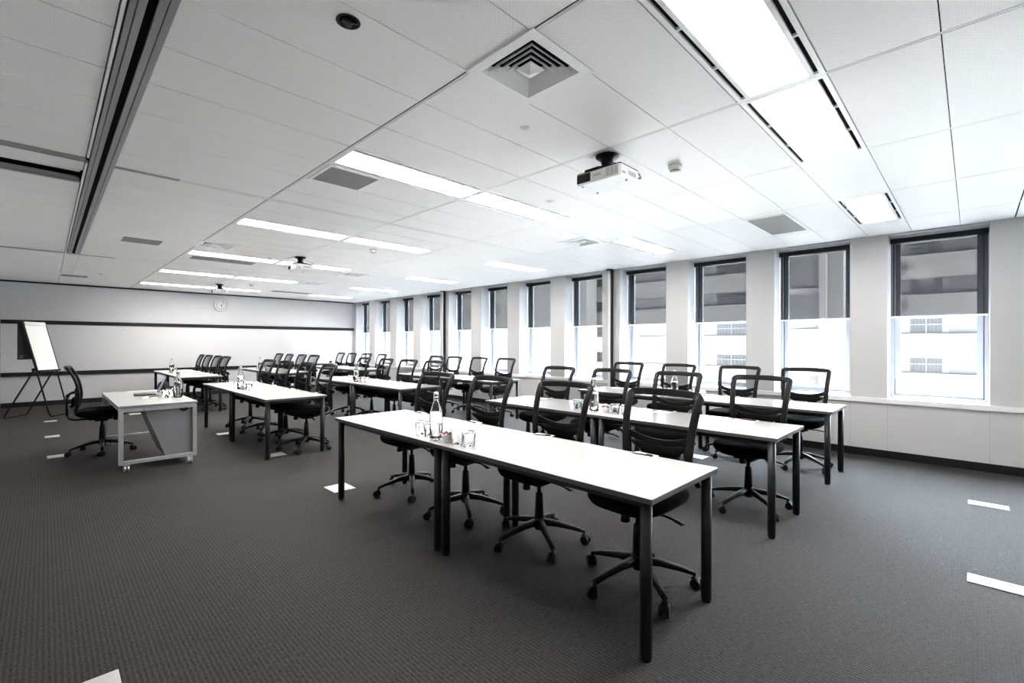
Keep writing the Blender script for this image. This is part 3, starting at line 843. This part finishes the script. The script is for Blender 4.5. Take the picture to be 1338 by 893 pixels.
for ri,cx in enumerate(ROWX):
    for bi,cy in enumerate(BLKY):
        xe=cx-.35; z=TZ
        where='on the %s tables %s'%(rown[ri],blkn[bi])
        ox=.09 if (ri,bi)==(0,0) else .17
        j=lambda s=.012: rs.uniform(-s,s)
        by=cy+.145+j(.03)+(.2 if bi==2 else 0); bx=xe+ox
        PB.put((bx,by,z),-1.57+j(.3),'clear glass water bottle standing '+where,'water bottles')
        gl=[(bx+.01,by+.205),(bx+.028,by+.115),(bx+.005,by-.23),(bx+.012,by-.335)]
        pos=['first','second','third','fourth'][::-1]
        for q,(gx,gy) in enumerate(gl):
            PG.put((gx+j(),gy+j(),z),0,'upturned drinking glass, %s from the near end, %s'%(pos[q],where),'drinking glasses')
        PW.put((bx+.002,by-.13,z),0,'small white bowl of wrapped candies '+where,'candy bowls')
        for k,y in enumerate(CH[(ri,bi)]):
            px=cx+.255+j(.01); py=y+.01+j(.02)
            if (ri,bi)==(0,0): px,py=[(2.385,1.355),(2.40,2.13),(2.40,2.89),(2.38,3.63)][k]
            a=j(.12)
            sh='%s from the near end, %s'%(ordn[k],where)
            PN.put((px,py,z),a,'white notepad, %s from near end, at %s tables %s'%(ordn[k],rown[ri],blkn[bi]),'notepads')
            PP.put((px+.035,py-.005,z+.0043),a+.12+j(.15),'dark red pen, %s from near end, on notepad at %s tables %s'%(ordn[k],rown[ri],blkn[bi].replace('nearest the camera','near camera').replace('halfway down the room','halfway down').replace('by the whiteboard wall','by far wall')),'pens')

# ================================================================== PRESENTER DESK
DZ=.69
DX0,DX1,DY0,DY1=.53,1.22,6.22,8.12
r=empty('presenter_desk',((DX0+DX1)/2,(DY0+DY1)/2,0)); cxd,cyd=(DX0+DX1)/2,(DY0+DY1)/2
hx,hy=(DX1-DX0)/2,(DY1-DY0)/2
b=MB(); b.box(-hx,hx,-hy,hy,DZ-.024,DZ-.003,1); b.box(-hx,hx,-hy,hy,DZ-.003,DZ,0); b.build('desktop',[M['top'],M['panelgrey']],r,bevel=.002)
for sy in (-1,1):
    y=sy*(hy-.03); b=MB(); t=.019
    b.box(-hx+.005,-hx+.005+2*t,y-t,y+t,.075,DZ-.03); b.box(hx-.005-2*t,hx-.005,y-t,y+t,.075,DZ-.03)
    b.box(-hx+.005+2*t,hx-.005-2*t,y-t,y+t,.075,.075+2*t); b.box(-hx+.005+2*t,hx-.005-2*t,y-t,y+t,DZ-.03-2*t,DZ-.03)
    b.box(-hx+.06,-hx+.12,y-t,y+t,DZ-.03,DZ-.024); b.box(hx-.12,hx-.06,y-t,y+t,DZ-.03,DZ-.024)
    b.build('end_frame',M['silver'],r,bevel=.003)
    for sx in (-1,1):
        x=sx*(hx-.07); b=MB(); b.cyl((x-.024,y,.033),(x-.006,y,.033),.032,n=16); b.cyl((x+.006,y,.033),(x+.024,y,.033),.032,n=16); b.cyl((x-.01,y,.033),(x+.01,y,.033),.02,n=10); b.box(x-.026,x+.026,y-.02,y+.02,.062,.075); b.build('caster',M['silver'],r)
b=MB(); b.box(hx-.04,hx-.02,-hy+.05,hy-.05,DZ-.07,DZ-.03); b.box(-hx+.02,-hx+.04,-hy+.05,hy-.05,DZ-.07,DZ-.03); b.build('long_rail',M['silver'],r)
# slanted equipment cabinet at the near end
b=MB(); b.prism([(-.135,DZ-.03),(hx-.045,DZ-.03),(hx-.045,.10),(.06,.10)],1,-hy+.055,-hy+.62); cb=b.build('cabinet',M['panelgrey'],r,bevel=.002)
b=MB(); b.cyl((hx-.12,-hy+.056,DZ-.065),(hx-.12,-hy+.048,DZ-.065),.045,n=20); b.build('cable_port',M['black'],cb)
cu=bpy.data.curves.new('lettering','FONT'); cu.body='CE'; cu.size=.018; cu.extrude=.0003; cu.materials.append(M['ink'])
t_=text_mesh('frame_mark',cu,r); t_.location=(-hx+.20,-hy+.0105,DZ-.060); t_.rotation_euler=(PI/2,0,0)
tag(r,'white-topped presenter desk on silver frame with casters and slanted grey cabinet','desk')

# laptop
r=empty('laptop',(.91,7.42,DZ),-.10)
b=MB(); b.box(-.125,.115,-.165,.165,0,.016); b.build('keyboard_base',M['laptop'],r,bevel=.003)
b=MB(); b.box(-.10,.06,-.145,.145,.016,.0175); b.build('keys',M['penblack'],r)
lidrot=Matrix.Rotation(math.radians(22),3,'Y')
b=MB(); b.box(.108,.116,-.165,.165,.010,.235,rot=lidrot,org=(.112,0,.01)); ld=b.build('lid',M['laptop'],r,bevel=.002)
b=MB(); b.box(.1065,.1078,-.152,.152,.026,.223,rot=lidrot,org=(.112,0,.01)); b.build('screen',M['screen'],ld)
tag(r,'open black laptop with bluish screen on the presenter desk','laptop')
# bag
r=empty('cloth_bag',(1.12,7.66,DZ),.2)
b=MB(); b.pillow((0,0,0),.06,.10,[(.9,0),(1.0,.02),(1.0,.07),(.8,.115),(.55,.135),(.3,.14)],e=2.6,n=24); b.build('bag_body',M['bag'],r)
b=MB(); b.pillow((.05,-.12,0),.045,.055,[(.9,0),(1.0,.015),(.9,.05),(.6,.075),(.2,.08)],e=2.2,n=20); b.build('side_pouch',M['bag'],r)
b=MB(); b.sweep([(.0,.05,.12),(.0,.03,.16),(.0,-.03,.16),(.0,-.05,.12)],(.006,.004),up=(1,0,0),n=6); b.build('handle',M['bag'],r)
tag(r,'small slumped black bag beside the laptop on presenter desk','bag')
PB.put((1.13,6.78,DZ),.3,'clear glass water bottle standing on the presenter desk','water bottles')
PG.put((1.08,6.98,DZ),0,'upturned drinking glass next to the bottle on the presenter desk','drinking glasses')
PG.put((1.02,6.84,DZ),0,'upturned drinking glass nearer the edge of the presenter desk','drinking glasses')
PW.put((.99,7.03,DZ),0,'small white bowl of wrapped candies on the presenter desk','candy bowls')
PN.put((.90,7.0,DZ),1.3,'white notepad lying on the presenter desk','notepads')
PP.put((.93,6.98,DZ+.0043),-1.0,'dark red pen on the presenter desk notepad','pens')

# ================================================================== FLIPCHART
r=empty('flipchart_easel',(0,0,0))
TL=Vector((-.285,11.97,1.70)); TR=Vector((-.015,12.31,1.70))
FL=Vector((.07,11.80,.012)); FR=Vector((.32,12.14,.012)); BL=Vector((-.51,12.08,.012)); BR=Vector((-.235,12.46,.012))
def legU(a,c,ta,tc):
    b=MB(); s=(.011,.011)
    def at(p,q,t): return p+(q-p)*t
    b.sweep([ta,at(ta,a,.5),at(ta,a,.97),at(ta,a,1.0)+(c-a)*.04,at(a,c,.5),at(tc,c,1.0)-(c-a)*.04,at(tc,c,.97),at(tc,c,.5),tc],s,up=(.1,.1,1) if False else (.8,-.6,.05),n=8)
    return b
legU(FL,FR,TL,TR).build('leg',M['plastic'],r)
mTL=TL+(FL-TL)*.50; mTR=TR+(FR-TR)*.50
bk=Vector((-.8,.6,0))*.03
legU(BL,BR,mTL+bk,mTR+bk).build('leg',M['plastic'],r)
fd=(FL-TL).normalized(); wd=(TR-TL).normalized(); nd=wd.cross(fd).normalized()
if nd.y>0: nd=-nd
def slab(p0,w0,w1,h0,h1,off,th):
    b=MB(); vs=[]
    for w in (w0,w1):
        for h in (h0,h1):
            for o in (off,off+th): vs.append(p0+wd*w+fd*h+nd*o)
    b.add(vs,[(0,1,3,2),(4,6,7,5),(0,4,5,1),(2,3,7,6),(0,2,6,4),(1,5,7,3)]); return b
Wd=(TR-TL).length
slab(TL,.0,Wd,.0,.90,.012,.012).build('backing_board',M['plastic'],r)
b=slab(TL,-.02,.0,-.01,.90,.008,.022); b.v+=slab(TL,Wd,Wd+.012,-.01,.90,.008,.022).v; n_=len(b.f); b.f+=[tuple(i+8 for i in f) for f in b.f[:6]]; b.sm+=[False]*6; b.mi+=[0]*6
b.build('side_rail',M['plastic'],r)
slab(TL,.01,Wd-.01,.055,.885,.0245,.006).build('paper_pad',M['paper'],r)
slab(TL,.01,Wd-.01,-.012,.052,.0245,.014).build('clamp_bar',M['board'],r,bevel=.004)
b=MB(); b.cyl(TL-wd*.02+nd*.01,TR+wd*.02+nd*.01,.016,n=12); b.build('top_hinge',M['plastic'],r)
for m_ in (mTL,mTR):
    b=MB(); b.cyl(m_-wd*.03,m_+wd*.03,.024,n=12); b.cyl(m_+bk*1.2-wd*.012,m_+bk*1.2+wd*.012,.03,n=12); b.build('joint',M['plastic'],r)
slab(TL,.0,Wd,.885,.915,.01,.05).build('pen_tray',M['plastic'],r)
# dark card hanging over the back
p0=TL+Vector((-.045,.035,.0))
b=MB(); vs=[]
for w in (-.01,Wd-.03):
    for z in (-.02,-.66):
        for o in (0,.008): vs.append(p0+wd*w+Vector((-.8,.6,0))*o*1.0+Vector((0,0,z)))
b.add(vs,[(0,1,3,2),(4,6,7,5),(0,4,5,1),(2,3,7,6),(0,2,6,4),(1,5,7,3)]); cd=b.build('hanging_card',M['flapdark'],r)
b=MB(); q0=p0+Vector((.8,-.6,0))*.0015
for h,wid in ((-.58,.10),(-.60,.07),(-.62,.09)):
    vs=[q0+wd*.02+Vector((0,0,h)),q0+wd*(.02+wid)+Vector((0,0,h)),q0+wd*(.02+wid)+Vector((0,0,h-.008)),q0+wd*.02+Vector((0,0,h-.008))]; b.add(vs,[(0,1,2,3)])
b.build('small_print',M['projgrey'],cd)
tag(r,'black folding flipchart easel with white paper pad in the corner by whiteboard','flipchart')

# ================================================================== FLOOR BOXES
def plate(x0,x1,y0,y1,label,det=True):
    r=empty('floor_plate',((x0+x1)/2,(y0+y1)/2,0)); hx,hy=(x1-x0)/2,(y1-y0)/2
    b=MB(); b.box(-hx,hx,-hy,hy,.0005,.006); b.build('cover',M['steel'],r,bevel=.002)
    b=MB(); b.box(-hx+.012,hx-.012,-hy+.012,hy-.012,.0062,.0075); b.build('lid',M['steel'],r,bevel=.001)
    tag(r,label,'floor socket plate','metal floor plates'); return r
plate(5.47,5.60,-.215,.025,'metal floor plate on open carpet, the one closer to the window wall')
plate(3.68,3.81,-.28,.02,'metal floor plate at the edge of view, in front of the window plate')
plate(-.03,.215,2.25,2.49,'metal floor plate at the bottom edge of the view')
plate(1.83,2.03,4.05,4.28,'metal floor plate under the end leg of the big near table')
plate(.02,.175,7.58,7.76,'metal floor plate on carpet, closest of the line before the presenter chair')
plate(.0,.155,9.25,9.43,'metal floor plate in line with presenter chair, second from camera')
plate(-.01,.15,11.08,11.24,'metal floor plate just in front of the flipchart feet')
plate(.37,.47,13.85,13.95,'small metal floor plate at the foot of the far wall')
def FP(u,v):
    f=606.13; x=(u-669)/f; y=-(v-448.68)/f; c,s=math.cos(.7817),math.sin(.7817)
    t=-1.347/y; return ((c+x*s)*t,(s-x*c)*t)
for (u,v,l) in [(293,568,'metal floor plate under the aisle-side tables halfway down the room, far half'),(361,595,'metal floor plate under the aisle-side tables halfway down the room, near half'),(177,542,'metal floor plate seen under the presenter desk'),(912,597,'metal floor plate under the middle tables nearest the camera')]:
    x,y=FP(u,v); plate(x-.09,x+.09,y-.09,y+.09,l)

# ================================================================== OUTSIDE
GZ=-3.4
b=MB(); b.box(17,60,-60,140,GZ-.3,GZ); struct(b,'ground',M['bounce_court'])  # unseen pale ground added to bounce daylight up onto the ceiling
b=MB(); b.box(XO,17,-60,140,GZ-.5,GZ-.12); struct(b,'street',M['low_bounce_asphalt'])  # unseen dark strip added to curb the bounce close to the windows
b=MB(); b.box(XO-.02,XO+.3,-60,YB-.2,GZ,16); b.box(XO-.02,XO+.3,YF+.2,140,GZ,16); b.box(XO-.02,XO+.3,YB-.2,YF+.2,ZC+.14,16); b.box(XO-.02,XO+.02,YB-.2,YF+.2,GZ,-.12); struct(b,'wall_outside',M['render'])
# banded apartment building across the street
BX=46
r=empty('apartment_building',(BX,0,0))
b=MB()
Y0,Y1=-40,36; P_=2.95; Z0=-28.0
# floor k: window band bottom at zb(k)
def zb(k): return -.87+P_*k
b.box(0,1.2,Y0,Y1,GZ,zb(0))
for k in range(0,4):
    z=zb(k); b.box(0,.6,Y0,Y1,z+1.22,z+P_)      # light parapet band
    b.box(.35,.6,Y0,Y1,z,z+1.22)                  # recessed wall behind
b.build('band_wall',M['render'],r)
cnt=0
for k in range(0,4):
    for yc in [2.46+13.9*i-7.1*0 for i in range(0,4)]+[-4.5]:
        z=zb(k); y0=yc-.95; y1=yc+.95
        if yc>10: y0-=.45;y1+=.45
        b=MB(); b.box(.30,.35,y0,y1,z+.04,z+1.2); w=b.build('window',M['winout'],r)
        b=MB()
        n=9
        for i in range(n):
            a=y0+(y1-y0)*(i+.08)/n; c=y0+(y1-y0)*(i+.7)/n
            b.box(.27,.29,a,c,z+.06,z+1.12)
        b.build('curtain',M['curtain'],w)
        b=MB(); ring(b,.22,.27,y0,y1,z+.03,z+1.2,.05); b.box(.22,.27,(y0+y1)/2-.03,(y0+y1)/2+.03,z+.08,z+1.15); b.box(.22,.27,y0,y1,z+.68,z+.74); b.build('window_frame',M['render'],w)
        ya=y1+.05 if yc<10 else y0-.9
        b=MB(); b.box(-.35,-.01,ya,ya+.5,z+1.95,z+2.35); b.build('air_conditioner',M['acunit'],r)
        if yc<10:
            b=MB(); b.box(.32,.35,y0-4,y0-.3,z+.02,z+1.2); b.build('wall_panel',M['renderb'],r)
tag(r,'pale banded apartment building with curtained windows across the street outside','building')
# plainer tower in front of it
r=empty('office_tower',(38,6.2,0))
b=MB(); b.box(0,1.5,0,5.2,GZ,11.6); 
b.build('tower_wall',M['concrete'],r)
b=MB(); b.box(-.5,0,4.6,5.2,GZ,11.6); b.box(-.5,0,.9,1.3,GZ,11.6); b.build('pier',M['render'],r)
b=MB()
for k in range(0,5): b.box(-.25,0,1.3,4.6,-.9+2.9*k,-.55+2.9*k)
b.build('ledge',M['render'],r)
b=MB()
for k in range(0,4): b.box(-.05,0,2.9,4.2,.1+2.9*k,1.35+2.9*k)
b.build('window_bay',M['renderb'],r)
tag(r,'plain pale concrete tower seen through the second window','building')
r=empty('long_building',(43.2,31,0))
b=MB(); b.box(0,2,0,90,GZ,11); b.build('long_wall',M['render'],r)
b=MB()
for k in range(0,4):
    for i in range(14): b.box(-.05,0,2+6*i,5+6*i,-.9+3*k,.6+3*k)
b.build('window_strip',M['renderb'],r)
tag(r,'long white building glimpsed through the further windows','building')

# ================================================================== LIGHT
# sky made far brighter on the window side to light the room
SKY0,SKY1=2.0,60.0
w=bpy.data.worlds.new('World'); scn.world=w; w.use_nodes=True
bg=w.node_tree.nodes['Background']; bg.inputs[0].default_value=(.80,.89,1.0,1)
tcw=w.node_tree.nodes.new('ShaderNodeTexCoord'); spw=w.node_tree.nodes.new('ShaderNodeSeparateXYZ'); w.node_tree.links.new(tcw.outputs['Generated'],spw.inputs[0])
mrw=w.node_tree.nodes.new('ShaderNodeMapRange'); mrw.interpolation_type='SMOOTHSTEP'; mrw.inputs[1].default_value=-.05; mrw.inputs[2].default_value=.35; mrw.inputs[3].default_value=SKY0; mrw.inputs[4].default_value=SKY1
w.node_tree.links.new(spw.outputs[0],mrw.inputs[0]); w.node_tree.links.new(mrw.outputs[0],bg.inputs[1])

SUN=69.0
sl=bpy.data.lights.new('sun','SUN'); sl.energy=SUN; sl.angle=.03; sl.color=(1.0,.97,.93)  # sun added to light the unseen ground outside, angled to miss the room
so=bpy.data.objects.new('sun',sl); col.objects.link(so); so.location=(20,-20,30)
so.rotation_euler=Vector((.15,.50,-.86)).to_track_quat('-Z','Y').to_euler()

# ================================================================== CAMERA
cam=bpy.data.cameras.new('camera'); co=bpy.data.objects.new('camera',cam); col.objects.link(co); scn.camera=co
yaw=.7817; roll=.0014
F=Vector((math.cos(yaw),math.sin(yaw),0)); R=Vector((math.sin(yaw),-math.cos(yaw),0)); U=Vector((0,0,1))
R2=R*math.cos(roll)+U*math.sin(roll); U2=-R*math.sin(roll)+U*math.cos(roll)
m=Matrix((( R2.x,U2.x,-F.x,0),(R2.y,U2.y,-F.y,0),(R2.z,U2.z,-F.z,1.347),(0,0,0,1)))
co.matrix_world=m
cam.sensor_width=36; cam.lens=606.13/1338*36; cam.shift_y=2.18/1338; cam.clip_start=.05; cam.clip_end=300

scn.view_settings.view_transform='Standard'; scn.view_settings.look='None'; scn.view_settings.gamma=1; scn.view_settings.use_curve_mapping=False
scn.view_settings.exposure=0.25
scn.cycles.use_denoising=True
scn.cycles.max_bounces=10; scn.cycles.diffuse_bounces=6; scn.cycles.transparent_max_bounces=16
scn.cycles.sample_clamp_indirect=0; scn.cycles.caustics_reflective=False; scn.cycles.caustics_refractive=False
